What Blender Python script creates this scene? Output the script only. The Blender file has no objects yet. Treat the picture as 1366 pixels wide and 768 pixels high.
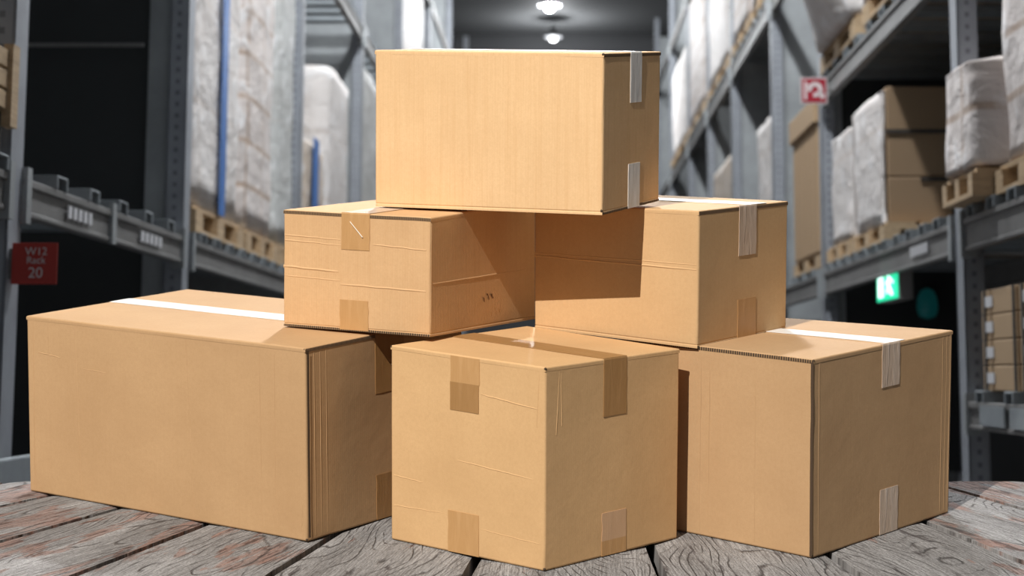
import bpy, bmesh, math, random
from mathutils import Vector, Matrix, noise
random.seed(7)
SC = bpy.context.scene
COL = SC.collection

# ------------------------------------------------------------------ camera
F_PX, CY, PITCH = 2400.0, 178.63, 0.03805
CAM = Vector((0, 0, 1.0))
cam_d = bpy.data.cameras.new('camera')
cam_d.sensor_fit = 'HORIZONTAL'; cam_d.sensor_width = 36.0
cam_d.lens = 36.0 * F_PX / 1366.0
cam_d.shift_x = 0.0
cam_d.shift_y = (CY - 384.0) / 1366.0
cam_d.clip_start = 0.05; cam_d.clip_end = 200
cam_d.dof.use_dof = True
cam_d.dof.focus_distance = 3.85
cam_d.dof.aperture_fstop = 4.0
cam = bpy.data.objects.new('camera', cam_d); COL.objects.link(cam)
cam.location = CAM
cam.rotation_euler = (math.pi / 2 - PITCH, 0, 0)
SC.camera = cam

# ------------------------------------------------------------------ light and exposure
SC.view_settings.view_transform = 'Standard'
SC.view_settings.look = 'None'
SC.view_settings.gamma = 1.0
SC.view_settings.use_curve_mapping = False
SC.view_settings.exposure = 0.0
W = bpy.data.worlds.new('world'); SC.world = W; W.use_nodes = True
W.node_tree.nodes['Background'].inputs[0].default_value = (0.80, 0.90, 1.0, 1)
W.node_tree.nodes['Background'].inputs[1].default_value = 0.16
LDIR = Vector((0.31235, 0.61773, -0.72170)).normalized()
kd = bpy.data.lights.new('key_light', 'SPOT')
kd.energy = 9300; kd.color = (1.0, 0.95, 0.88); kd.spot_size = math.radians(19); kd.spot_blend = 0.25
kd.shadow_soft_size = 0.03
key = bpy.data.objects.new('key_light', kd); COL.objects.link(key)
key.location = Vector((-0.05, 3.9, 0.45)) - LDIR * 12.0
key.rotation_euler = LDIR.to_track_quat('-Z', 'Y').to_euler()
LAMP_W = 1400.0

# ------------------------------------------------------------------ node helpers
def new_mat(name):
    m = bpy.data.materials.new(name); m.use_nodes = True
    nt = m.node_tree
    return m, nt, nt.nodes['Principled BSDF']
def N(nt, typ, **kw):
    n = nt.nodes.new(typ)
    for k, v in kw.items():
        if k in n.inputs.keys(): n.inputs[k].default_value = v
        else: setattr(n, k, v)
    return n
def L(nt, a, b): nt.links.new(a, b)
def MATH(nt, op, a, b=None, c=None):
    n = nt.nodes.new('ShaderNodeMath'); n.operation = op
    for i, v in enumerate((a, b, c)):
        if v is None: continue
        if isinstance(v, (int, float)): n.inputs[i].default_value = v
        else: nt.links.new(v, n.inputs[i])
    return n.outputs[0]
def RAMP(nt, fac, p0, p1, c0=(0, 0, 0, 1), c1=(1, 1, 1, 1)):
    r = nt.nodes.new('ShaderNodeValToRGB')
    r.color_ramp.elements[0].position = p0; r.color_ramp.elements[1].position = p1
    r.color_ramp.elements[0].color = c0; r.color_ramp.elements[1].color = c1
    nt.links.new(fac, r.inputs[0]); return r.outputs[0]
def MIX(nt, fac, a, b, mode='MIX'):
    n = nt.nodes.new('ShaderNodeMix'); n.data_type = 'RGBA'; n.blend_type = mode
    for sock, v in ((n.inputs[0], fac), (n.inputs[6], a), (n.inputs[7], b)):
        if isinstance(v, (int, float, tuple)): sock.default_value = v
        else: nt.links.new(v, sock)
    return n.outputs[2]
def NOISE(nt, vec, scale, detail=4, rough=.55, dist=0):
    n = N(nt, 'ShaderNodeTexNoise', Scale=scale, Detail=detail, Roughness=rough, Distortion=dist)
    if vec is not None: nt.links.new(vec, n.inputs['Vector'])
    return n.outputs['Fac']
def MAP(nt, vec, scale=(1, 1, 1), loc=(0, 0, 0)):
    n = nt.nodes.new('ShaderNodeMapping'); n.inputs['Scale'].default_value = scale; n.inputs['Location'].default_value = loc
    nt.links.new(vec, n.inputs['Vector']); return n.outputs[0]
def BUMP(nt, b, height, strength, dist):
    n = nt.nodes.new('ShaderNodeBump'); n.inputs['Strength'].default_value = strength; n.inputs['Distance'].default_value = dist
    nt.links.new(height, n.inputs['Height']); nt.links.new(n.outputs[0], b.inputs['Normal'])
def plain(name, col, rough=.6, metal=0, spec=.5, emit=None, es=0):
    m, nt, b = new_mat(name)
    b.inputs['Base Color'].default_value = (*col, 1); b.inputs['Roughness'].default_value = rough
    b.inputs['Metallic'].default_value = metal; b.inputs['Specular IOR Level'].default_value = spec
    if emit: b.inputs['Emission Color'].default_value = (*emit, 1); b.inputs['Emission Strength'].default_value = es
    return m

def cardboard(name, col, flute=.5, streak=.3, off=0.0):
    m, nt, b = new_mat(name)
    uv = N(nt, 'ShaderNodeTexCoord').outputs['UV']
    uvo = MAP(nt, uv, (1, 1, 1), (off, off * 1.7, 0))
    big = NOISE(nt, uvo, 5, 3)
    fib = NOISE(nt, MAP(nt, uvo, (520, 260, 1)), 1, 3, .7)
    strk = NOISE(nt, MAP(nt, uvo, (95, 3.0, 1)), 1, 3, .6)
    fleck = NOISE(nt, uvo, 260, 1)
    mott = NOISE(nt, MAP(nt, uvo, (130, 95, 1)), 1, 4, .75)
    c = MIX(nt, RAMP(nt, big, .3, .72), (col[0] * .93, col[1] * .90, col[2] * .87, 1), (col[0] * 1.05, col[1] * 1.04, col[2] * 1.03, 1))
    c = MIX(nt, MATH(nt, 'MULTIPLY', RAMP(nt, fib, .35, .75), .30), c, (col[0] * .78, col[1] * .72, col[2] * .64, 1))
    c = MIX(nt, MATH(nt, 'MULTIPLY', RAMP(nt, strk, .45, .78), streak), c, (col[0] * .80, col[1] * .70, col[2] * .58, 1))
    c = MIX(nt, MATH(nt, 'MULTIPLY', RAMP(nt, mott, .40, .68), .30), c, (col[0] * .80, col[1] * .74, col[2] * .66, 1))
    c = MIX(nt, MATH(nt, 'MULTIPLY', RAMP(nt, fleck, .70, .76), .22), c, (col[0] * 1.2, col[1] * 1.25, col[2] * 1.3, 1))
    L(nt, c, b.inputs['Base Color'])
    b.inputs['Roughness'].default_value = .72; b.inputs['Specular IOR Level'].default_value = .28
    wv = N(nt, 'ShaderNodeTexWave', Scale=48.0, Distortion=1.2, Detail=1.0); wv.bands_direction = 'X'
    wv.inputs['Detail Scale'].default_value = .6
    L(nt, uvo, wv.inputs['Vector'])
    soft = NOISE(nt, uvo, 14, 3)
    h = MATH(nt, 'ADD', MATH(nt, 'MULTIPLY', wv.outputs['Fac'], flute * .32), MATH(nt, 'ADD', MATH(nt, 'MULTIPLY', fib, .22), MATH(nt, 'MULTIPLY', soft, 1.5)))
    BUMP(nt, b, h, .35, .0022)
    return m
CB = (0.640, 0.392, 0.182)
M_CARD = {
 'A': cardboard('kraft_cardboard_a', (0.495, 0.315, 0.165), .2, .10, .3),
 'B': cardboard('kraft_cardboard_b', (0.625, 0.400, 0.200), .1, .06, 1.3),
 'C': cardboard('kraft_cardboard_c', (0.485, 0.312, 0.168), .2, .10, 2.3),
 'D': cardboard('kraft_cardboard_d', (0.625, 0.400, 0.212), .9, .28, 3.3),
 'E': cardboard('kraft_cardboard_e', (0.585, 0.385, 0.202), .3, .12, 4.3),
 'F': cardboard('kraft_cardboard_f', (0.74, 0.500, 0.275), .7, .45, 5.3)}
def corr_edge():
    m, nt, b = new_mat('corrugated_edge')
    g = N(nt, 'ShaderNodeTexCoord').outputs['UV']
    wv = N(nt, 'ShaderNodeTexWave', Scale=55.0, Distortion=2.0); L(nt, g, wv.inputs['Vector'])
    L(nt, MIX(nt, RAMP(nt, wv.outputs['Fac'], .45, .75), (.035, .022, .012, 1), (.26, .155, .075, 1)), b.inputs['Base Color'])
    b.inputs['Roughness'].default_value = .9
    return m
M_EDGE = corr_edge()
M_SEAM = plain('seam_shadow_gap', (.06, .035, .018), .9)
def tape(name, col, rough, wrinkle, hi=None, metal=0, spec=.5, coat=0):
    m, nt, b = new_mat(name)
    uv = N(nt, 'ShaderNodeTexCoord').outputs['UV']
    n1 = NOISE(nt, MAP(nt, uv, (60, 9, 1)), 1, 3, .6, 1.0)
    c = MIX(nt, MATH(nt, 'MULTIPLY', RAMP(nt, n1, .42, .72), .55), (*col, 1), (*(hi or col), 1))
    L(nt, c, b.inputs['Base Color'])
    b.inputs['Roughness'].default_value = rough; b.inputs['Specular IOR Level'].default_value = spec
    b.inputs['Coat Weight'].default_value = coat; b.inputs['Coat Roughness'].default_value = .2
    BUMP(nt, b, n1, wrinkle, .004)
    return m
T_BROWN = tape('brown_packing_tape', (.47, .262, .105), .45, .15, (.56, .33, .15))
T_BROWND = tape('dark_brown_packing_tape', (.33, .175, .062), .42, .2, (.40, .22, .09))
T_PALE = tape('pale_packing_tape', (.54, .335, .19), .5, .1, (.58, .37, .22))
T_CLEAR = tape('clear_packing_tape', (.56, .42, .31), .35, .5, (.74, .63, .54))
T_WHITE_AND_GLARE = tape('white_tape_and_glare', (.80, .77, .73), .4, .35, (.86, .85, .83))  # white tape; on the tops of A and C the white is painted glare

# ------------------------------------------------------------------ mesh builder
class MB:
    def __init__(s): s.v = []; s.f = []; s.m = []; s.uv = {}
    def quad(s, p, mi=0, uv=None):
        b = len(s.v); s.v += [tuple(x) for x in p]; s.f.append(tuple(range(b, b + len(p)))); s.m.append(mi)
        if uv: s.uv[len(s.f) - 1] = uv
    def hexa(s, p, mi=0):      # 8 points: bottom ring then top ring
        b = len(s.v); s.v += [tuple(x) for x in p]
        for q in ((0, 3, 2, 1), (4, 5, 6, 7), (0, 1, 5, 4), (1, 2, 6, 5), (2, 3, 7, 6), (3, 0, 4, 7)):
            s.f.append(tuple(b + i for i in q)); s.m.append(mi)
    def box(s, a, c, mi=0):
        (x0, y0, z0), (x1, y1, z1) = a, c
        x0, x1 = min(x0, x1), max(x0, x1); y0, y1 = min(y0, y1), max(y0, y1); z0, z1 = min(z0, z1), max(z0, z1)
        s.hexa([(x0, y0, z0), (x1, y0, z0), (x1, y1, z0), (x0, y1, z0), (x0, y0, z1), (x1, y0, z1), (x1, y1, z1), (x0, y1, z1)], mi)
    def lathe(s, prof, seg=24, c=(0, 0, 0), mi=0):
        b = len(s.v)
        for r, z in prof:
            for i in range(seg):
                a = 2 * math.pi * i / seg; s.v.append((c[0] + r * math.cos(a), c[1] + r * math.sin(a), c[2] + z))
        for j in range(len(prof) - 1):
            for i in range(seg):
                k = (i + 1) % seg; s.f.append((b + j * seg + i, b + j * seg + k, b + (j + 1) * seg + k, b + (j + 1) * seg + i)); s.m.append(mi)
    def tube(s, p, q, r, seg=10, mi=0):
        p, q = Vector(p), Vector(q); d = (q - p).normalized()
        a = d.orthogonal().normalized(); c = d.cross(a); b = len(s.v)
        for o in (p, q):
            for i in range(seg):
                t = 2 * math.pi * i / seg; s.v.append(tuple(o + (a * math.cos(t) + c * math.sin(t)) * r))
        for i in range(seg):
            k = (i + 1) % seg; s.f.append((b + i, b + k, b + seg + k, b + seg + i)); s.m.append(mi)
        s.f.append(tuple(b + i for i in reversed(range(seg)))); s.m.append(mi)
        s.f.append(tuple(b + seg + i for i in range(seg))); s.m.append(mi)
    def build(s, name, mats, parent=None, bevel=0, smooth=False, tf=None):
        me = bpy.data.meshes.new(name)
        me.from_pydata([tf(v) for v in s.v] if tf else s.v, [], s.f)
        for m in (mats if isinstance(mats, (list, tuple)) else [mats]): me.materials.append(m)
        for i, p in enumerate(me.polygons): p.material_index = s.m[i]; p.use_smooth = smooth
        if s.uv:
            ul = me.uv_layers.new(name='UVMap')
            for i, p in enumerate(me.polygons):
                if i in s.uv:
                    for li, u in zip(p.loop_indices, s.uv[i]): ul.data[li].uv = u
        me.validate(); me.update()
        o = bpy.data.objects.new(name, me); COL.objects.link(o)
        if parent: o.parent = parent
        if bevel:
            md = o.modifiers.new('bevel', 'BEVEL'); md.width = bevel; md.segments = 2; md.limit_method = 'ANGLE'
        return o
def tag(o, label=None, cat=None, group=None, kind=None):
    if label: o['label'] = label
    if cat: o['category'] = cat
    if group: o['group'] = group
    if kind: o['kind'] = kind
    return o
def empty(name, label, cat, group=None, mat=None, loc=(0, 0, 0)):
    o = bpy.data.objects.new(name, None); o.empty_display_size = .1; COL.objects.link(o)
    if mat is not None: o.matrix_world = mat
    else: o.location = loc
    return tag(o, label, cat, group)

# ------------------------------------------------------------------ the warehouse's own axes (aisle, across, up) seen from the camera height
def ray(u, v):
    x = (u - 683.0) / F_PX; z = -(v - CY) / F_PX
    c, s = math.cos(PITCH), math.sin(PITCH)
    return Vector((x, c + z * s, -s + z * c))
_d = ray(745, 500).normalized(); _r = _d.cross(Vector((0, 0, 1))).normalized(); _u = _r.cross(_d)
WR = Matrix((_r, _d, _u)).transposed()
def wmat(base): return Matrix.Translation(CAM + WR @ Vector(base)) @ WR.to_4x4()
def wthing(name, base, label, cat, group=None): return empty(name, label, cat, group, wmat(base))
def wmesh(name, mb, mats, kind=None, base=(0, 0, 0), **kw):
    o = mb.build(name, mats, **kw); o.matrix_world = wmat(base)
    if kind: o['kind'] = kind
    return o
FLOOR_Z = -1.2

# ------------------------------------------------------------------ warehouse shell
def steel(name, col, rough=.55, metal=.2, var=.25, holes=False):
    m, nt, b = new_mat(name)
    oc = N(nt, 'ShaderNodeTexCoord').outputs['Object']
    n1 = NOISE(nt, oc, 3.0, 5, .65)
    c = MIX(nt, RAMP(nt, n1, .3, .75), tuple(x * (1 - var) for x in col) + (1,), tuple(x * (1 + var * .5) for x in col) + (1,))
    if holes:
        sp = N(nt, 'ShaderNodeSeparateXYZ'); L(nt, oc, sp.inputs[0])
        fz = MATH(nt, 'SUBTRACT', MATH(nt, 'FRACT', MATH(nt, 'MULTIPLY', sp.outputs[2], 1 / .062)), .5)
        hz = MATH(nt, 'LESS_THAN', MATH(nt, 'ABSOLUTE', fz), .20)
        ax = MATH(nt, 'LESS_THAN', MATH(nt, 'ABSOLUTE', MATH(nt, 'SUBTRACT', MATH(nt, 'ABSOLUTE', sp.outputs[0]), .0)), .011)
        c = MIX(nt, MATH(nt, 'MULTIPLY', MATH(nt, 'MULTIPLY', hz, ax), .5), c, (.03, .03, .035, 1))
    L(nt, c, b.inputs['Base Color'])
    b.inputs['Roughness'].default_value = rough; b.inputs['Metallic'].default_value = metal
    return m
M_POST = steel('galvanised_upright', (.33, .35, .385), holes=True)
M_STEEL = steel('grey_steel', (.205, .20, .195))
M_BAR = steel('support_bar_steel', (.30, .33, .35))
M_PANEL = steel('grey_end_panel', (.34, .36, .37), .5)
M_DARKP = plain('bay_shade_dark', (.028, .031, .032), .7)  # near-black colour standing for shade deep in the rack bays
M_CONC = steel('dark_concrete', (.09, .09, .095), .8, 0)
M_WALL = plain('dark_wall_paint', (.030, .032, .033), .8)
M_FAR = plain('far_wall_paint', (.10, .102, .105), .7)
M_FARD = plain('far_door_dark', (.075, .076, .08), .7)
M_FARL = plain('far_beam_grey', (.20, .205, .21), .6)
M_CEIL = plain('ceiling_grey', (.24, .245, .25), .7)
m = MB(); m.box((-4, -3, FLOOR_Z - .1), (4, 46, FLOOR_Z)); wmesh('floor', m, M_CONC, 'structure')
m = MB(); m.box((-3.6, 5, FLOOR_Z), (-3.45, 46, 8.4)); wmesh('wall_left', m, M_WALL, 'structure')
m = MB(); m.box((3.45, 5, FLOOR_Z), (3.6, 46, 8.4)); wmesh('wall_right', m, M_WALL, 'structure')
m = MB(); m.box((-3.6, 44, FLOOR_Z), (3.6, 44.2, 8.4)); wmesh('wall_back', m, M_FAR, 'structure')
m = MB(); m.box((-3.6, 5, 8.3), (3.6, 46, 8.5)); wmesh('ceiling', m, M_CEIL, 'structure')
m = MB(); m.box((-2.6, 43.4, 7.55), (2.6, 44, 8.3)); wmesh('trim_1', m, M_FARD, 'structure', bevel=.02)
m = MB(); m.box((-2.6, 43.0, 7.30), (2.6, 44, 7.46)); wmesh('trim_2', m, M_FARL, 'structure', bevel=.02)
m = MB(); m.box((-2.6, 43.5, 6.3), (-.1, 44, 7.22)); m.box((.55, 43.5, 6.3), (2.6, 44, 7.22)); wmesh('trim_3', m, M_FARL, 'structure', bevel=.02)
for i, y in enumerate((22, 30, 37)):
    m = MB(); m.box((-3.4, y, 8.0), (3.4, y + .25, 8.3)); wmesh('trim_%d' % (4 + i), m, M_CEIL, 'structure')

# ------------------------------------------------------------------ high bay lamps
M_LENS = plain('lamp_lens', (1, 1, 1), .3, emit=(.95, .98, 1.0), es=42)
M_HOUS = plain('lamp_housing', (.25, .25, .26), .4, .6)
def lamp(x, y, z, label, power, lens=None):
    t = wthing('high_bay_lamp', (x, y, z), label, 'lamp', 'high bay lamps along the aisle')
    a = MB(); a.lathe([(.02, .22), (.07, .22), (.08, .12), (.20, .02), (.21, 0), (.19, .0), (.07, .10), (.0, .10)]); a.build('reflector', M_HOUS, t, smooth=True)
    b = MB(); b.lathe([(.0, -.10), (.05, -.09), (.085, -.05), (.095, 0), (.08, .06), (.05, .09), (0, .10)], 20); b.build('bulb', lens or M_LENS, t, smooth=True)
    c = MB(); c.tube((0, 0, .2), (0, 0, 8.3 - z), .012, 6); c.build('hanging_rod', M_HOUS, t)
    ld = bpy.data.lights.new('lamp_light', 'POINT'); ld.energy = power; ld.shadow_soft_size = .18; ld.color = (.95, .975, 1)
    lo = bpy.data.objects.new('lamp_light', ld); COL.objects.link(lo); lo.parent = t; lo.location = (0, 0, -.25)
lamp(0, 9.5, 7.8, 'ceiling lamp hanging above the front of the aisle', LAMP_W * 1.5)
lamp(0, 15.5, 7.8, 'ceiling lamp hanging over the middle of the aisle', LAMP_W * .6)
lamp(0, 22.5, 7.8, 'ceiling lamp hanging over the far half of the aisle', LAMP_W * .45)
lamp(-.16, 31.0, 6.42, 'glowing round ceiling lamp above the topmost cardboard box', LAMP_W * .5)
lamp(-.13, 41.5, 7.84, 'small dim reflection below the glowing lamp, built as a lamp at the far wall', LAMP_W * .08, plain('lamp_reflection_lens', (1, 1, 1), .3, emit=(.95, .97, 1.0), es=.8))  # a reflection at the far wall, stood in by a weak lamp

# ------------------------------------------------------------------ racks
def rack(side, ups, label, beams, panels, bars, connect):
    # side -1 left / +1 right; ups: list of Y; beams: (y0,y1,z0,z1)
    X = 2.0 * side
    t = wthing('pallet_rack', (X, ups[0], FLOOR_Z), label, 'pallet rack')
    by, bz = ups[0], FLOOR_Z
    def P(x, y, z): return (side * x - 0, y - by, z - bz)      # x measured outwards from the aisle face
    for i, y in enumerate(ups):
        # open C section: web faces the camera, flanges run along the aisle
        a = MB(); h = 7.4 - FLOOR_Z
        xo = .105
        a.box((-.052, 0, 0), (.052, .012, h)); a.box((-.052, 0, 0), (-.040, .16, h)); a.box((.040, 0, 0), (.052, .16, h))
        a.box((-.052, .148, 0), (-.02, .16, h)); a.box((.02, .148, 0), (.052, .16, h))
        o = a.build('upright', M_POST, t); o.location = P(.052, y, FLOOR_Z)
        f = MB(); f.box((-.09, -.05, 0), (.09, .25, .012)); fo = f.build('foot_plate', M_STEEL, o)
        o2 = a.build('rear_upright', M_POST, t); o2.location = P(1.05, y, FLOOR_Z)
        z = FLOOR_Z + .4; k = 0
        while z < 6.5 and i < 4:
            c = MB(); c.tube(P(.06, y + .1, z), P(1.04, y + .1, z + (.55 if k % 2 else 0)), .016, 6); z += .7; k += 1; c.build('brace', M_STEEL, t)
        if panels[i]:
            w = panels[i]
            p = MB(); p.box(P(.10, y + .03, FLOOR_Z + .5), P(w, y + .05, 7.0)); p.build('end_panel', M_PANEL, t)
            if w < 1.0:
                p = MB(); p.box(P(w, y + .06, FLOOR_Z + .5), P(1.1, y + .08, 7.0)); p.build('bay_shade_sheet', M_DARKP, t)  # shaded rest of the panel, put in as a separate dark sheet
    for (y0, y1, z0, z1) in beams:
        for x, nm in ((0.0, 'beam'), (1.02, 'rear_beam')):
            a = MB(); a.box(P(x, y0, z0), P(x + .045, y1, z1)); a.box(P(x - .012, y0, z1 - .03), P(x, y1, z1)); a.box(P(x - .008, y0, z0), P(x, y1, z0 + .02))
            b = a.build(nm, M_STEEL, t, bevel=.004)
            if x == 0:
                for yy in (y0, y1 - .06):
                    c = MB(); c.box(P(-.022, yy, z0 - .03), P(.05, yy + .06, z1 + .04)); c.build('connector', M_PANEL, b)
    for (y0, y1, z, n) in bars:
        for k in range(n):
            yy = y0 + (y1 - y0) * (k + .5) / n
            a = MB(); w = .16
            a.box(P(-.02, yy - w / 2, z), P(1.07, yy - w / 2 + .02, z + .055)); a.box(P(-.02, yy + w / 2 - .02, z), P(1.07, yy + w / 2, z + .055)); a.box(P(-.02, yy - w / 2, z + .045), P(1.07, yy + w / 2, z + .055))
            a.build('support_bar', M_BAR, t, bevel=.004)
    return t, P
UL = [6.47, 9.52, 13.75, 18.0, 22.6, 27.5, 33, 39]
bl = [(6.62, 9.52, .58, .72)] + [(UL[i] + .18, UL[i + 1], .58, .72) for i in range(1, 7)] + [(UL[i] + .18, UL[i + 1], 3.36, 3.5) for i in range(0, 7)] + [(UL[i] + .18, UL[i + 1], 5.7, 5.84) for i in range(3, 7)] + [(5.3, 6.47, .58, .72)]
barsL = [(6.85, 9.4, .72, 5), (9.8, 13.6, .72, 9), (14, 17.9, .72, 8), (6.9, 9.4, 3.5, 6), (9.9, 13.6, 3.5, 9), (14.0, 17.9, 3.5, 10), (18.4, 22.4, 3.5, 8), (5.4, 6.5, .72, 3)]
rkL, PL = rack(-1, UL, 'grey steel pallet rack along the left side of the aisle', bl, [None, .22, .9, 1.0, 1.0, 1.0, 1.0, 1.0], barsL, None)
UR = [8.95, 13.62, 16.7, 20.6, 24.0, 27.6, 32, 37]
br = [(6.0, 8.95, .61, .77)] + [(UR[i] + .18, UR[i + 1], .61, .77) for i in range(0, 7)] + [(9.15, 13.55, 2.05, 2.2)] + [(6.0, 8.95, 2.05, 2.2)] + [(UR[i] + .18, UR[i + 1], 3.38, 3.54) for i in range(0, 7)] + [(UR[i] + .18, UR[i + 1], 5.75, 5.9) for i in range(4, 7)] + [(6.0, 8.95, -.25, -.12)]
barsR = [(6.1, 8.9, .77, 7), (9.3, 13.5, .77, 11), (13.9, 16.6, .77, 5), (9.3, 13.5, 2.2, 9), (16.9, 20.5, 3.54, 8), (20.8, 23.9, 3.54, 6), (24.2, 27.5, 3.54, 6), (6.1, 8.9, -.12, 5)]
rkR, PR = rack(1, UR, 'grey steel pallet rack along the right side of the aisle', br, [None, .16, .55, .6, .6, .7, 1.0, 1.0], barsR, None)
# small white shelf labels stuck on the near beams, and pale plates on the lowest shelf beam
M_LABEL = plain('label_white', (.62, .62, .64), .5)
M_MARK = plain('label_print', (.30, .30, .31), .6)
def beam_label(root, P, y0, y1, z0, z1, lab):
    a = MB(); k = 5
    for i in range(k):
        ya = y0 + (y1 - y0) * i / k; a.box(P(-.016, ya, z0), P(-.008, ya + (y1 - y0) / k * .62, z1))
    a.build('beam_label', M_LABEL, root)['label'] = lab
beam_label(rkL, PL, 7.22, 7.62, .622, .672, 'white location label stuck on the beam near the red sign')
beam_label(rkL, PL, 8.5, 8.98, .622, .672, 'white location label stuck on the beam near the second upright')
beam_label(rkR, PR, 9.75, 10.25, .665, .72, 'white location label stuck on the beam above the exit sign')
for y0, y1 in ((8.15, 8.62), (7.6, 8.05)):
    a = MB(); a.box(PR(-.02, y0, -.225), PR(-.008, y1, -.135)); a.build('shelf_plate', M_BAR, rkR)
# bracket plate where the left beam is bolted half way along
a = MB(); a.box(PL(-.02, 7.93, .57), PL(.0, 8.0, .75)); a.build('beam_bracket', M_PANEL, rkL)
a = MB(); a.box(PL(.24, 9.50, 1.745), PL(1.05, 9.515, 1.765)); a.build('cross_bar', M_STEEL, rkL)
# guard at the foot of the first left upright
g = wthing('post_guard', (-2.05, 6.42, FLOOR_Z), 'grey steel guard at the foot of the upright left of the big box', 'post guard')
a = MB(); a.box((-.16, -.1, 0), (.10, -.08, .90)); a.box((.08, -.1, 0), (.10, .5, .90)); a.box((-.16, -.1, 0), (-.14, .5, .90)); a.build('guard_body', M_BAR, g, bevel=.01)
a = MB(); a.box((-.2, -.13, 0), (.14, .53, .015)); a.build('base_plate', M_STEEL, g)

# ------------------------------------------------------------------ pallets
def wood(name, col, var=.35, sc=4):
    m, nt, b = new_mat(name)
    oc = N(nt, 'ShaderNodeTexCoord').outputs['Object']
    n1 = NOISE(nt, MAP(nt, oc, (3, 1, 14)), sc, 5, .65)
    L(nt, MIX(nt, RAMP(nt, n1, .3, .75), tuple(c * (1 - var) for c in col) + (1,), col + (1,)), b.inputs['Base Color'])
    b.inputs['Roughness'].default_value = .8
    return m
M_PALLET = wood('pallet_wood', (.56, .40, .24))
M_CART = cardboard('warehouse_carton', (.46, .33, .205), .1, .05, 8.1)
M_CARTD = cardboard('warehouse_carton_dark', (.36, .255, .16), .1, .05, 9.1)
def pallet(x0, x1, y0, y1, z, label, group='wooden pallets on the racks', h=.15):
    t = wthing('wooden_pallet', ((x0 + x1) / 2, (y0 + y1) / 2, z), label, 'pallet', group)
    hx, hy = (x1 - x0) / 2, (y1 - y0) / 2
    a = MB(); n = 5
    for i in range(n):
        c = -hx + (2 * hx) * (i + .5) / n; w = hx / n * .8
        a.box((c - w, -hy, h - .022), (c + w, hy, h))
    for yy in (-hy, -hy * .12, hy - hy * .24): a.box((-hx, yy, h - .045), (hx, yy + hy * .24, h - .022))
    a.build('deck', M_PALLET, t)
    for xx in (-hx, -.05, hx - .1):
        for yy in (-hy, -hy * .14, hy * .72):
            b = MB(); b.box((xx, yy, .022), (xx + .1, yy + hy * .28, h - .045)); b.build('block', M_PALLET, t)
        b = MB(); b.box((xx, -hy, 0), (xx + .1, hy, .022)); b.build('bottom_board', M_PALLET, t)
    return t
def film(name, rows, cols, seam, tone=(.73, .695, .675), seamc=(.42, .30, .22)):
    m, nt, b = new_mat(name)
    oc = N(nt, 'ShaderNodeTexCoord').outputs['Object']
    sp = N(nt, 'ShaderNodeSeparateXYZ'); L(nt, oc, sp.inputs[0])
    cb = N(nt, 'ShaderNodeCombineXYZ'); L(nt, MATH(nt, 'ADD', sp.outputs[1], sp.outputs[0]), cb.inputs[0]); L(nt, sp.outputs[2], cb.inputs[1])
    bk = N(nt, 'ShaderNodeTexBrick', Scale=1.0); bk.offset = 0.0
    L(nt, cb.outputs[0], bk.inputs['Vector'])
    bk.inputs['Brick Width'].default_value = cols; bk.inputs['Row Height'].default_value = rows
    bk.inputs['Mortar Size'].default_value = .025; bk.inputs['Mortar Smooth'].default_value = .6
    bk.inputs['Color1'].default_value = (*tone, 1); bk.inputs['Color2'].default_value = (tone[0] * .92, tone[1] * .89, tone[2] * .87, 1)
    bk.inputs['Mortar'].default_value = (*seamc, 1)
    n1 = NOISE(nt, MAP(nt, oc, (1.2, 1.2, 2.6)), 2.0, 4, .5, .4)
    n2 = NOISE(nt, MAP(nt, oc, (3, 3, 3.5)), 1.6, 3, .5, .8)
    c = MIX(nt, MATH(nt, 'SUBTRACT', 1.0, seam), bk.outputs['Color'], (*tone, 1))
    c = MIX(nt, MATH(nt, 'MULTIPLY', RAMP(nt, n1, .35, .7), .5), c, (tone[0] * .70, tone[1] * .66, tone[2] * .63, 1))
    c = MIX(nt, MATH(nt, 'MULTIPLY', RAMP(nt, n2, .55, .72), .7), c, (.86, .86, .87, 1))
    L(nt, c, b.inputs['Base Color'])
    b.inputs['Roughness'].default_value = .62; b.inputs['Specular IOR Level'].default_value = .3
    BUMP(nt, b, MATH(nt, 'ADD', n1, n2), .42, .05)
    return m
M_FILM = film('stretch_film_white', .6, 1.0, .25)
M_FILMB = film('stretch_film_over_boxes', .29, .62, .85, (.72, .665, .64))
M_FILMG = film('stretch_film_grey', .9, 2.0, .1, (.52, .53, .52))
M_FILMT = film('stretch_film_tan', .5, .9, .5, (.60, .52, .44))
M_BLUE = plain('blue_strap', (.05, .16, .45), .5)
M_BLACK = plain('black_strap', (.05, .042, .035), .6)
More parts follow.
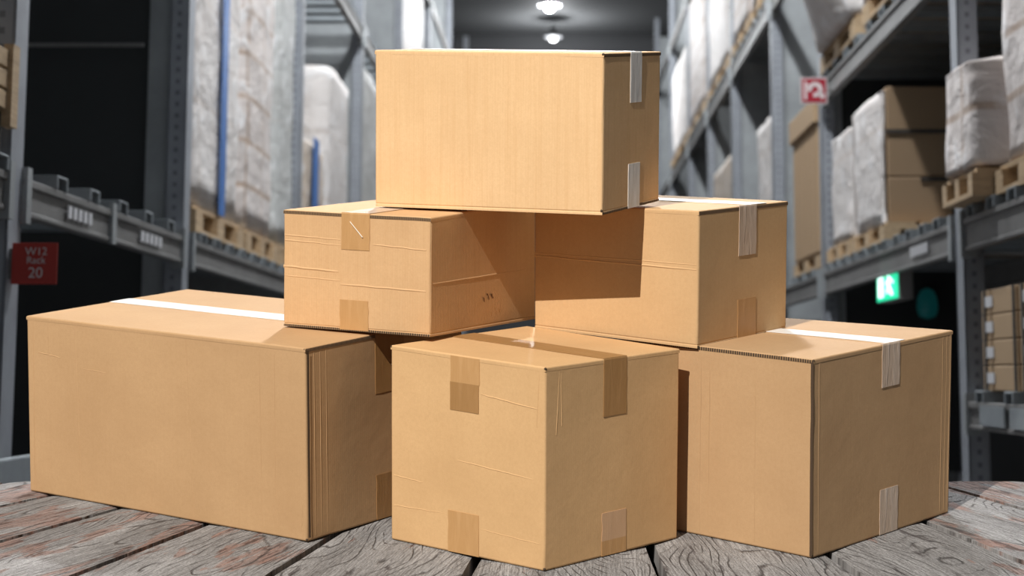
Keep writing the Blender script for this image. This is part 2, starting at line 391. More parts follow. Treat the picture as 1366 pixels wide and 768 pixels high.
def rumpled(x0, x1, y0, y1, z0, z1, amp, seed, bulge=0.0, nx=6, ny=10, nz=14):
    me = MB(); idx = {}
    def put(i, j, k):
        key = (i, j, k)
        if key in idx: return idx[key]
        u, v, w = i / nx, j / ny, k / nz
        p = Vector((x0 + (x1 - x0) * u, y0 + (y1 - y0) * v, z0 + (z1 - z0) * w))
        q = p * 2.3 + Vector((seed * 3.1, seed * 1.7, seed))
        n = noise.noise_vector(q) * amp + noise.noise_vector(q * 2.7) * amp * .5
        if k == 0: n.z = abs(n.z) * .3
        bl = bulge * math.sin(math.pi * min(1, w * 1.0)) * math.sin(math.pi * v)
        if i == 0: n.x -= bl
        if i == nx: n.x += bl
        # soft corners
        for a, b in ((u, v),):
            if a in (0, 1) and b in (0, 1): n.x += (.03 if a == 0 else -.03); n.y += (.03 if b == 0 else -.03)
        if k == nz and (u in (0, 1) or v in (0, 1)): n.z -= .03
        idx[key] = len(me.v); me.v.append(tuple(p + n)); return idx[key]
    def face(g):
        me.f.append(tuple(put(*c) for c in g)); me.m.append(0)
    for j in range(ny):
        for k in range(nz):
            face([(0, j, k), (0, j, k + 1), (0, j + 1, k + 1), (0, j + 1, k)]); face([(nx, j, k), (nx, j + 1, k), (nx, j + 1, k + 1), (nx, j, k + 1)])
    for i in range(nx):
        for k in range(nz):
            face([(i, 0, k), (i + 1, 0, k), (i + 1, 0, k + 1), (i, 0, k + 1)]); face([(i, ny, k), (i, ny, k + 1), (i + 1, ny, k + 1), (i + 1, ny, k)])
    for i in range(nx):
        for j in range(ny):
            face([(i, j, nz), (i + 1, j, nz), (i + 1, j + 1, nz), (i, j + 1, nz)]); face([(i, j, 0), (i, j + 1, 0), (i + 1, j + 1, 0), (i + 1, j, 0)])
    return me
SEED = [0]
def load(side, y0, y1, z0, z1, mat, label, group=None, amp=.017, bulge=0., xin=0.03, xout=1.05, strap=None, name='wrapped_pallet_load', core=None):
    SEED[0] += 1
    xa, xb = sorted((side * (2 + xin), side * (2 + xout)))
    cx, cy = (xa + xb) / 2, (y0 + y1) / 2
    t = wthing(name, (cx, cy, z0), label, 'wrapped load', group)
    r = rumpled(xa - cx, xb - cx, y0 - cy, y1 - cy, 0.012, z1 - z0, amp, SEED[0], bulge)
    r.build('stretch_film', mat, t, smooth=True)
    c = MB(); g = .05; c.box((xa - cx + g, y0 - cy + g, .0), (xb - cx - g, y1 - cy - g, .06)); c.build('cardboard_tray', M_CARTD, t)
    xs = (xb - cx if side < 0 else xa - cx)
    for (ys, w) in (strap or []):
        s = MB(); o = .026 if side < 0 else -.026
        s.box((xs + o, ys - cy - w / 2, .0), (xs + o * 1.25, ys - cy + w / 2, z1 - z0 + .02))
        s.build('strap', M_BLUE, t)['label'] = 'blue strap'
    return t
# left rack, first level behind the second upright
BZ = .775
pallet(-3.1, -2.0, 9.85, 11.35, BZ, 'wooden pallet under the white load with the blue strap on the left rack')
load(-1, 9.80, 11.35, BZ + .15, 3.2, M_FILM, 'tall white wrapped load with one blue strap on the left rack', strap=[(10.6, .17)], group='wrapped loads on the left rack')
pallet(-3.1, -2.0, 11.5, 12.75, BZ, 'wooden pallet left of the middle left box, second along the left rack')
load(-1, 11.5, 12.7, BZ + .15, 3.2, M_FILMB, 'greyish wrapped load next to the strapped one on the left rack', group='wrapped loads on the left rack')
pallet(-3.1, -2.0, 12.85, 13.6, BZ, 'wooden pallet in front of the third left upright')
load(-1, 12.85, 13.65, BZ + .15, 3.2, M_FILMG, 'pale grey wrapped load just before the third left upright', group='wrapped loads on the left rack', amp=.012)
pallet(-3.1, -2.0, 14.3, 15.6, BZ, 'wooden pallet under the lower strapped load behind the third left upright')
load(-1, 14.2, 15.5, BZ + .15, 1.9, M_FILMT, 'short tan wrapped load with blue strap behind the third left upright', strap=[(14.7, .3)], group='wrapped loads on the left rack')
pallet(-3.1, -2.0, 15.7, 17.8, BZ, 'wooden pallet under the white load left of the topmost box')
load(-1, 15.7, 17.3, BZ + .15, 2.75, M_FILM, 'white wrapped load with rounded top left of the topmost box', group='wrapped loads on the left rack')
pallet(-3.1, -2.0, 18.4, 20.4, BZ, 'wooden pallet behind the topmost box on the left rack')
load(-1, 18.4, 20.4, BZ + .15, 3.2, M_FILMG, 'pale grey wrapped load touching the left edge of the topmost box', group='wrapped loads on the left rack')
pallet(-3.1, -2.0, 23.0, 26.5, 3.5, 'wooden pallet high on the left rack behind the topmost box')
load(-1, 23.0, 26.8, 3.65, 5.6, M_FILM, 'high white wrapped load on the left rack above the topmost box', group='wrapped loads on the left rack')
# near bay on the left: edge of a wooden crate
cr = wthing('wooden_crate', (-2.5, 6.15, .775), 'tan wooden crate at the left edge of the photo above the beam', 'crate')
a = MB()
for i in range(3): a.box((-.5, -.28, .16 + i * .075), (.52, .28, .225 + i * .075))
a.build('side_boards', M_PALLET, cr, bevel=.004)
for yy in (-.27, .19):
    a = MB(); a.box((.50, yy, .10), (.535, yy + .08, .40)); a.build('batten', M_PALLET, cr)
for xx in (-.45, .38):
    a = MB(); a.box((xx, -.26, .0), (xx + .1, .26, .16)); a.build('skid', M_BLACK, cr)

# right rack, first level
pallet(2.0, 3.1, 7.3, 8.25, .825, 'wooden pallet at the right edge under the tallest wrapped load', h=.13)
load(1, 7.3, 8.22, .955, 2.0, M_FILMB, 'taller wrapped load of cartons at the right edge of the photo', group='wrapped loads on the right rack')
pallet(1.9, 3.1, 8.28, 8.92, .825, 'wooden pallet under the lower wrapped carton load by the first right upright', h=.13)
load(1, 8.27, 8.92, .955, 1.50, M_FILMB, 'lower wrapped load of carton rows by the first right upright', group='wrapped loads on the right rack', xin=-.09)
# right rack, carton pile with black straps, one side under film
pallet(2.0, 3.1, 11.1, 12.35, .825, 'wooden pallet under the tan carton pile with black straps', h=.12)
t = wthing('strapped_carton_pile', (2.55, 11.75, .945), 'square tan carton pile with black straps and film on one side', 'carton pile')
a = MB()
for i in range(2):
    for j in range(3):
        a.box((-.50 + i * .5, -.56, j * .285 + .003), (-.005 + i * .5, .56, (j + 1) * .285))
a.build('cartons', M_CARTD, t, bevel=.008)
for pos in ((-.50 + .40),):
    s = MB(); s.box((pos - .013, -.572, 0), (pos + .013, -.56, .86)); s.build('strap', M_BLACK, t)
s = MB(); s.box((-.51, -.570, .56), (.51, -.561, .585)); s.build('strap', M_BLACK, t)
s = MB(); s.box((-.30, -.570, .26), (.51, -.561, .285)); s.build('strap', M_BLACK, t)
r = rumpled(-.535, -.505, -.57, .57, .0, .86, .010, 77, nx=1, ny=8, nz=10); r.build('side_film', M_FILM, t, smooth=True)
pallet(2.0, 3.1, 12.42, 13.5, .825, 'wooden pallet under the white load second from the strapped pile', h=.12)
load(1, 12.45, 13.45, .945, 1.76, M_FILM, 'white wrapped load between the strapped carton pile and the tall tan carton', group='wrapped loads on the right rack')
pallet(2.0, 3.1, 13.9, 15.4, .825, 'wooden pallet under the tall tan carton right of the stacked boxes', h=.12)
t = wthing('tall_carton', (2.5, 14.6, .945), 'tall tan lidded carton under the red hose sign', 'carton')
a = MB(); a.box((-.5, -.72, 0), (.5, .7, 1.16)); a.build('carton_body', M_CART, t, bevel=.01)
a = MB(); a.box((-.53, -.75, 1.0), (.53, .73, 1.2)); a.build('lid', M_CART, t, bevel=.012)
a = MB()
for i in range(5): a.box((-.508, -.6 + i * .26, .02), (-.5, -.58 + i * .26, .98))
a.build('corner_strips', M_CARTD, t)
pallet(2.0, 3.1, 17.0, 18.6, .825, 'wooden pallet under the slim white load above the middle right box')
load(1, 17.0, 18.4, .975, 2.5, M_FILM, 'slim white wrapped load above the back of the middle right box', group='wrapped loads on the right rack')
pallet(2.0, 3.1, 20.9, 23.7, .825, 'wooden pallet far along the right rack at the lowest level')
load(1, 21.0, 23.7, .975, 2.62, M_FILMT, 'tan wrapped load far along the right rack beside the topmost box', group='wrapped loads on the right rack')
# right rack, second level: bulging load
pallet(1.98, 3.1, 11.9, 13.5, 2.255, 'dark weathered pallet under the bulging load behind the red hose sign')
load(1, 11.9, 13.5, 2.405, 3.3, M_FILM, 'bulging white wrapped load above the red hose sign', group='wrapped loads on the right rack', bulge=.2, xin=-.06)
pallet(1.98, 3.1, 9.6, 11.6, 2.255, 'dark weathered pallet on the second level near the photo top')
load(1, 9.6, 11.7, 2.405, 3.3, M_FILM, 'white wrapped load cut by the photo top on the second level', group='wrapped loads on the right rack', bulge=.05, xin=-.02)
# right rack, third level, receding
for y0, y1, mat, lab in ((16.9, 18.5, M_FILM, 'nearest white wrapped load on the third level of the right rack'),
                         (18.7, 20.4, M_FILMB, 'second white wrapped load on the third level of the right rack'),
                         (20.9, 23.8, M_FILM, 'third white wrapped load on the third level, between two uprights'),
                         (24.4, 27.4, M_FILMB, 'narrow wrapped load near the far end of the third level'),
                         (28.0, 31.5, M_FILM, 'farthest wrapped load on the third level beside the topmost box')):
    pallet(1.98, 3.1, y0, y1, 3.595, 'pallet under the ' + lab.split(' on the')[0].split(' near')[0].split(',')[0] + ' of the third level')
    load(1, y0, y1, 3.745, 5.6 if y0 < 24 else 5.65 if y0 < 28 else 5.2, mat, lab, group='wrapped loads on the right rack', xin=0.0)
# cartons on the lowest right shelf
def label_face(w): return None
row_words = ('bottom', 'second from bottom', 'third from bottom', 'topmost')
for col, (ya, yb) in enumerate(((8.03, 8.68), (7.32, 7.98))):
    for j in range(4):
        z = -.065 + j * .118
        t = wthing('shelf_carton', (2.42, (ya + yb) / 2, z), '%s tan carton in the %s stack on the lowest right shelf' % (row_words[j], 'left' if col == 0 else 'right edge'), 'carton', 'cartons on the lowest right shelf')
        hy = (yb - ya) / 2
        a = MB(); a.box((-.40, -hy, .001), (.40, hy, .116)); a.build('carton_body', M_CART, t, bevel=.006)
        s = MB(); s.box((-.404, -.012 + .14, .001), (-.40, .03 + .14, .116)); s.build('tape', M_CARTD, t)
        s = MB(); s.box((-.405, -hy * .25 + .3 - .12, .035), (-.40, -hy * .25 + .3 + .05, .085)); s.build('label_sticker', M_LABEL, t)
        s = MB(); s.box((-.406, -hy + .02, .0), (-.40, -hy + .05, .117)); s.build('strap', M_BLACK, t); s = MB(); s.box((-.406, hy - .09, .0), (-.40, hy - .05, .117)); s.build('strap', M_BLACK, t)

# ------------------------------------------------------------------ signs
M_RED = plain('sign_red', (.42, .028, .016), .45)
M_RED2 = plain('sign_crimson', (.36, .012, .03), .45)
M_WHITE = plain('sign_white', (.70, .62, .62), .5)
M_SIGNW = plain('sign_border_white', (.55, .50, .50), .5)
def text(body, size, parent, loc, rot, mat, name='lettering'):
    c = bpy.data.curves.new(name, 'FONT'); c.body = body; c.size = size; c.align_x = 'CENTER'; c.align_y = 'CENTER'; c.extrude = .0008
    f = bpy.data.objects.new('temp', c); COL.objects.link(f); bpy.context.view_layer.update()
    me = bpy.data.meshes.new_from_object(f.evaluated_get(bpy.context.evaluated_depsgraph_get()))
    bpy.data.objects.remove(f); bpy.data.curves.remove(c); me.name = name
    me.materials.clear(); me.materials.append(mat)
    o = bpy.data.objects.new(name, me); COL.objects.link(o); o.parent = parent; o.location = loc; o.rotation_euler = rot
    return o
t = wthing('rack_sign', (-1.905, 6.50, .318), 'red square sign with white lettering on the left upright', 'sign')
a = MB(); a.box((-.083, -.003, 0), (.083, .003, .150)); a.build('sign_plate', M_RED, t, bevel=.001)
text('W12', .040, t, (.006, -.0045, .118), (math.pi / 2, 0, 0), M_WHITE)
text('Rack', .036, t, (.006, -.0045, .086), (math.pi / 2, 0, 0), M_WHITE)
text('20', .054, t, (.006, -.0045, .040), (math.pi / 2, 0, 0), M_WHITE)
a = MB(); a.box((-.10, .003, .02), (-.06, .06, .13)); a.build('bracket', M_STEEL, t)

t = wthing('fire_hose_sign', (1.855, 12.98, 1.96), 'small red hose reel sign with white border on the right rack', 'sign')
a = MB(); a.box((-.098, -.003, 0), (.098, .003, .195)); a.build('sign_border', M_SIGNW, t, bevel=.001)
a = MB(); a.box((-.086, -.006, .012), (.086, -.003, .183)); a.build('sign_plate', M_RED2, t)
a = MB()
cx, cz = .008, .105
for i in range(20):
    a0, a1 = math.radians(-110 + i * 15.5), math.radians(-110 + (i + 1) * 15.5)
    r0, r1 = .024, .055
    q = []
    for an, rr in ((a0, r0), (a0, r1), (a1, r1), (a1, r0)): q.append((cx + rr * math.cos(an), cz + rr * math.sin(an)))
    a.hexa([(x, -.0085, z) for x, z in q] + [(x, -.006, z) for x, z in q])
a.box((-.070, -.0085, .03), (-.052, -.006, .165)); a.box((-.052, -.0085, .125), (-.03, -.006, .14))
q = [(.03, .085), (.06, .10), (.078, .045), (.05, .035)]; a.hexa([(x, -.0085, z) for x, z in q] + [(x, -.006, z) for x, z in q])
a.build('hose_symbol', M_WHITE, t)
a = MB(); a.box((.06, .003, .09), (.19, .03, .11)); a.build('bracket', M_STEEL, t)

M_GREEN = plain('exit_green_lit', (.0, .4, .2), .4, emit=(.012, .72, .36), es=1.1)
M_EWHITE = plain('exit_white_lit', (.9, .9, .9), .4, emit=(.75, 1.0, .95), es=1.6)
M_EBOX = plain('exit_housing', (.22, .21, .20), .5)
t = wthing('exit_sign', (2.05, 11.1, .455), 'green lit exit sign hanging under the right rack beam', 'sign')
a = MB(); a.box((-.035, -.36, 0), (.05, .36, .185)); a.build('housing', M_EBOX, t, bevel=.004)
a = MB(); a.box((-.040, -.345, .008), (-.035, .345, .178)); a.build('lit_panel', M_GREEN, t)
a = MB()
def yz(pts, x=-.045, d=.005): a.hexa([(x, y, z) for y, z in pts] + [(x + d, y, z) for y, z in pts])
# door opening and running figure, as seen from the aisle
yz([(.12, .03), (.28, .03), (.28, .155), (.12, .155)])
a.build('door_symbol', M_EWHITE, t)
a = MB()
yz([(-.10, .09), (-.04, .085), (-.07, .14), (-.13, .14)]); yz([(-.08, .145), (-.03, .145), (-.03, .165), (-.08, .165)])
yz([(-.09, .09), (-.04, .09), (.02, .055), (-.03, .045)]); yz([(-.10, .09), (-.06, .085), (-.14, .03), (-.20, .035)])
yz([(-.12, .125), (-.12, .14), (.03, .115), (.02, .10)]); yz([(-.12, .14), (-.11, .125), (-.21, .10), (-.22, .115)])
a.build('running_figure', M_EWHITE, t)
for yy in (-.2, .2):
    a = MB(); a.tube((0, yy, .18), (0, yy, .20), .006, 6); a.build('hanger', M_STEEL, t)
ld = bpy.data.lights.new('sign_light', 'POINT'); ld.energy = .15; ld.color = (.1, 1, .6); ld.shadow_soft_size = .05
lo = bpy.data.objects.new('sign_light', ld); COL.objects.link(lo); lo.parent = t; lo.location = (-.12, 0, .09)
M_TEAL = plain('teal_reflection_glow', (.0, .05, .06), .4, emit=(.006, .085, .085), es=.2)
t = wthing('teal_reflection', (2.72, 13.40, .53), 'faint teal reflection right of the exit sign, added as a glowing dome', 'lamp')
a = MB(); a.lathe([(0, .12), (.045, .10), (.07, .05), (.078, -.03), (.06, -.09), (0, -.11)], 18); a.build('lens', M_TEAL, t, smooth=True)  # added glowing dome in place of a blurred teal reflection
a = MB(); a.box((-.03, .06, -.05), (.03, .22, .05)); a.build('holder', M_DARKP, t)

# ------------------------------------------------------------------ plank table
def plank_mat(i):
    m, nt, b = new_mat('weathered_plank_%d' % i)
    uv = N(nt, 'ShaderNodeTexCoord').outputs['UV']
    o = i * 3.71
    st = MAP(nt, uv, (1.0, 6.0, 1), (o, o * .6, o))
    base = NOISE(nt, st, 2.2, 3, .5, .3)                 # broad figure field
    warp = NOISE(nt, MAP(nt, uv, (1.5, 3.6, 1), (o + 5, o, 0)), 1.3, 1.5, .4)
    sp = N(nt, 'ShaderNodeSeparateXYZ'); L(nt, uv, sp.inputs[0])
    field = MATH(nt, 'ADD', MATH(nt, 'MULTIPLY', sp.outputs[1], 34.0), MATH(nt, 'MULTIPLY', warp, 21.0))
    field = MATH(nt, 'ADD', field, MATH(nt, 'MULTIPLY', NOISE(nt, MAP(nt, uv, (9, 40, 1)), 1.5, 3, .6), .45))
    fr = MATH(nt, 'ABSOLUTE', MATH(nt, 'SUBTRACT', MATH(nt, 'FRACT', field), .5))   # 0 at ring line
    brk = NOISE(nt, MAP(nt, uv, (7, 26, 1), (o, 0, 0)), 1, 3)
    ring = MATH(nt, 'MULTIPLY', RAMP(nt, fr, .015, .105, (1, 1, 1, 1), (0, 0, 0, 1)), RAMP(nt, brk, .40, .56))
    fine = NOISE(nt, MAP(nt, uv, (9, 210, 1)), 1, 5, .75)
    fine2 = NOISE(nt, MAP(nt, uv, (30, 330, 1), (o, 2, 1)), 1, 4, .7)
    grain = NOISE(nt, MAP(nt, uv, (140, 300, 1)), 1, 3, .8)
    blot = NOISE(nt, MAP(nt, uv, (3.2, 9, 1), (o * 2, o, 3)), 1.4, 5, .62, .6)
    g0 = (.45, .443, .442, 1); g1 = (.215, .207, .203, 1)
    c = MIX(nt, RAMP(nt, base, .30, .70), g0, g1)
    c = MIX(nt, MATH(nt, 'MULTIPLY', RAMP(nt, fine, .40, .62), .72), c, (.085, .075, .07, 1))
    c = MIX(nt, MATH(nt, 'MULTIPLY', RAMP(nt, fine2, .52, .68), .5), c, (.66, .64, .62, 1))
    c = MIX(nt, MATH(nt, 'MULTIPLY', RAMP(nt, grain, .52, .62), .65), c, (.05, .045, .042, 1))
    lo_ = {-4: .47, -3: .47, -2: .47, -1: .49, 0: .50, 5: .49, 6: .45, 4: .58}.get(i, .60)
    red = RAMP(nt, blot, lo_ + .045, lo_ + .075)
    c = MIX(nt, MATH(nt, 'MULTIPLY', MATH(nt, 'MULTIPLY', red, RAMP(nt, fine, .40, .62, (1, 1, 1, 1), (0, 0, 0, 1))), .75), c, (.29, .130, .085, 1))
    dk = RAMP(nt, NOISE(nt, MAP(nt, uv, (4, 18, 1), (o * 1.3, 4, o)), 1.3, 5, .65, .5), .60, .65)
    c = MIX(nt, MATH(nt, 'MULTIPLY', dk, .72), c, (.045, .034, .034, 1))
    edge = MATH(nt, 'MULTIPLY', red, RAMP(nt, NOISE(nt, MAP(nt, uv, (11, 60, 1), (o, 1, 2)), 1, 4, .7), .54, .60))
    c = MIX(nt, MATH(nt, 'MULTIPLY', edge, .8), c, (.06, .035, .03, 1))
    c = MIX(nt, MATH(nt, 'MULTIPLY', ring, .85), c, (.055, .048, .046, 1))
    L(nt, c, b.inputs['Base Color'])
    b.inputs['Roughness'].default_value = .82; b.inputs['Specular IOR Level'].default_value = .25
    h = MATH(nt, 'SUBTRACT', MATH(nt, 'ADD', fine, MATH(nt, 'MULTIPLY', fine2, .7)), MATH(nt, 'MULTIPLY', ring, 1.2))
    BUMP(nt, b, h, .8, .004)
    return m
TABLE = empty('plank_table', 'weathered grey plank tabletop carrying all six cardboard boxes', 'table', loc=(0, 3.8, 0))
FX0, FY0, FX1, FY1 = .253, 5.0, None, None
NEAR_Y, TH = 2.95, .042
def bound(k, y):       # plank joints fan out towards the viewer
    xa, ya, xb, yb = -0.508 + .2597 * k, 4.233, -0.872 + .3897 * k, 3.493
    return xa + (xb - xa) * (y - ya) / (yb - ya)
def far_y(x):          # rounded back edge of the top
    if x < -1.13: return 4.30
    if x < -.95: return 4.30 + (x + 1.13) / .18 * .55
    if x < .72: return 4.85
    if x < .98: return 4.85 - (x - .72) / .26 * .55
    return 4.30
GAP = .020
for k in range(-4, 7):
    mb = MB(); ny = 26; nx = 6
    rows = []
    rj = random.Random(k + 40)
    for j in range(ny + 1):
        row = []
        for i in range(nx + 1):
            s = i / nx
            # iterate so that the plank end follows the outline
            y = NEAR_Y + (far_y(bound(k + s, 4.30)) - NEAR_Y) * j / ny
            gap = GAP * (1 + .35 * noise.noise(Vector((k * 7.3, y * 6, 0))))
            x0, x1 = bound(k, y) + gap / 2, bound(k + 1, y) - gap / 2
            x = x0 + (x1 - x0) * s
            z = -.0005 + (-.0035 if i in (0, nx) else 0) - abs(noise.noise(Vector((x * 5, y * 5, k)))) * .0012
            row.append((x, y, z))
        rows.append(row)
    base = len(mb.v)
    for row in rows: mb.v += row
    for row in rows: mb.v += [(x, y, -TH) for x, y, z in row]
    n1 = nx + 1; off = (ny + 1) * n1
    def vid(j, i, low=0): return base + low * off + j * n1 + i
    def uvof(v): return (mb.v[v][1], mb.v[v][0] - (bound(k, mb.v[v][1]) + bound(k + 1, mb.v[v][1])) / 2)
    def addf(q):
        mb.f.append(q); mb.m.append(0); mb.uv[len(mb.f) - 1] = [uvof(v) for v in q]
    for j in range(ny):
        for i in range(nx):
            addf((vid(j, i), vid(j, i + 1), vid(j + 1, i + 1), vid(j + 1, i)))
            addf((vid(j, i, 1), vid(j + 1, i, 1), vid(j + 1, i + 1, 1), vid(j, i + 1, 1)))
    for j in range(ny):
        addf((vid(j, 0), vid(j + 1, 0), vid(j + 1, 0, 1), vid(j, 0, 1))); addf((vid(j, nx), vid(j, nx, 1), vid(j + 1, nx, 1), vid(j + 1, nx)))
    for i in range(nx):
        addf((vid(0, i), vid(0, i, 1), vid(0, i + 1, 1), vid(0, i + 1))); addf((vid(ny, i), vid(ny, i + 1), vid(ny, i + 1, 1), vid(ny, i, 1)))
    mb.build('plank', plank_mat(k), TABLE, tf=lambda v: (v[0], v[1] - 3.8, v[2]))
M_TFRAME = wood('table_frame_dark', (.05, .04, .035))
def floor_z(x, y):     # world height of the warehouse floor below a point
    n = _u; p0 = CAM + WR @ Vector((0, 0, FLOOR_Z)); return p0.z - (n.x * (x - p0.x) + n.y * (y - p0.y)) / n.z
a = MB(); a.box((-1.6, -.55, -.12), (1.7, -.45, -TH)); a.build('crossbar', M_TFRAME, TABLE)
a = MB(); a.box((-1.1, .35, -.12), (1.1, .45, -TH)); a.build('crossbar', M_TFRAME, TABLE)
a = MB(); a.box((-1.45, -.8, -.075), (1.5, .44, -.062)); a.build('gap_shade_sheet', M_TFRAME, TABLE)  # dark sheet added so the plank gaps look black
for x, y in ((-1.3, 3.3), (1.4, 3.3), (-.95, 4.2), (.95, 4.2)):
    a = MB(); a.box((x - .04, y - 3.84, floor_z(x, y)), (x + .04, y - 3.76, -.12)); a.build('leg', M_TFRAME, TABLE)

# ------------------------------------------------------------------ the six cardboard boxes
BOX = {
'A': [[-1.1344, 4.1984, 0.0], [-0.4305, 3.7447, 0.0], [-0.1114, 4.1681, 0.0], [-0.8429, 4.6567, 0.0], [-1.138, 4.1992, 0.4139], [-0.4325, 3.7407, 0.4096], [-0.1168, 4.1727, 0.4170], [-0.8435, 4.6572, 0.4195]],
'B': [[-0.2557, 3.7653, 0.0], [0.0638, 3.5231, 0.0], [0.3501, 3.7745, 0.0], [0.0339, 4.089, 0.0], [-0.2551, 3.7705, 0.4116], [0.0655, 3.5147, 0.4074], [0.3533, 3.7753, 0.4035], [0.0342, 4.0886, 0.4060]],
'C': [[0.2357, 3.9389, 0.0], [0.6088, 3.6178, 0.0], [0.9782, 3.9942, 0.0], [0.6168, 4.3392, 0.0], [0.241, 3.9445, 0.4035], [0.6091, 3.6155, 0.4067], [0.9832, 3.9943, 0.4102], [0.6162, 4.3383, 0.3930]],
'D': [[-0.5129, 4.0173, 0.4213], [-0.175, 3.8187, 0.4262], [0.0548, 4.203, 0.4110], [-0.2772, 4.4015, 0.4130], [-0.5109, 4.0169, 0.6779], [-0.1723, 3.8171, 0.6766], [0.0554, 4.2026, 0.6845], [-0.2764, 4.401, 0.6774]],
'E': [[0.0511, 4.0729, 0.4085], [0.3932, 3.7992, 0.4050], [0.626, 4.0905, 0.4020], [0.2812, 4.3673, 0.4050], [0.0509, 4.0724, 0.6880], [0.3959, 3.7998, 0.6925], [0.6286, 4.0917, 0.6914], [0.2813, 4.3673, 0.6890]],
'F': [[-0.3087, 4.0486, 0.6879], [0.1869, 3.7266, 0.6945], [0.3227, 3.9422, 0.7080], [-0.1712, 4.2585, 0.6930], [-0.3078, 4.0487, 1.0346], [0.1899, 3.7264, 1.0256], [0.3255, 3.9408, 1.0306], [-0.1711, 4.2584, 1.0398]]}
TFL = .0090      # board thickness

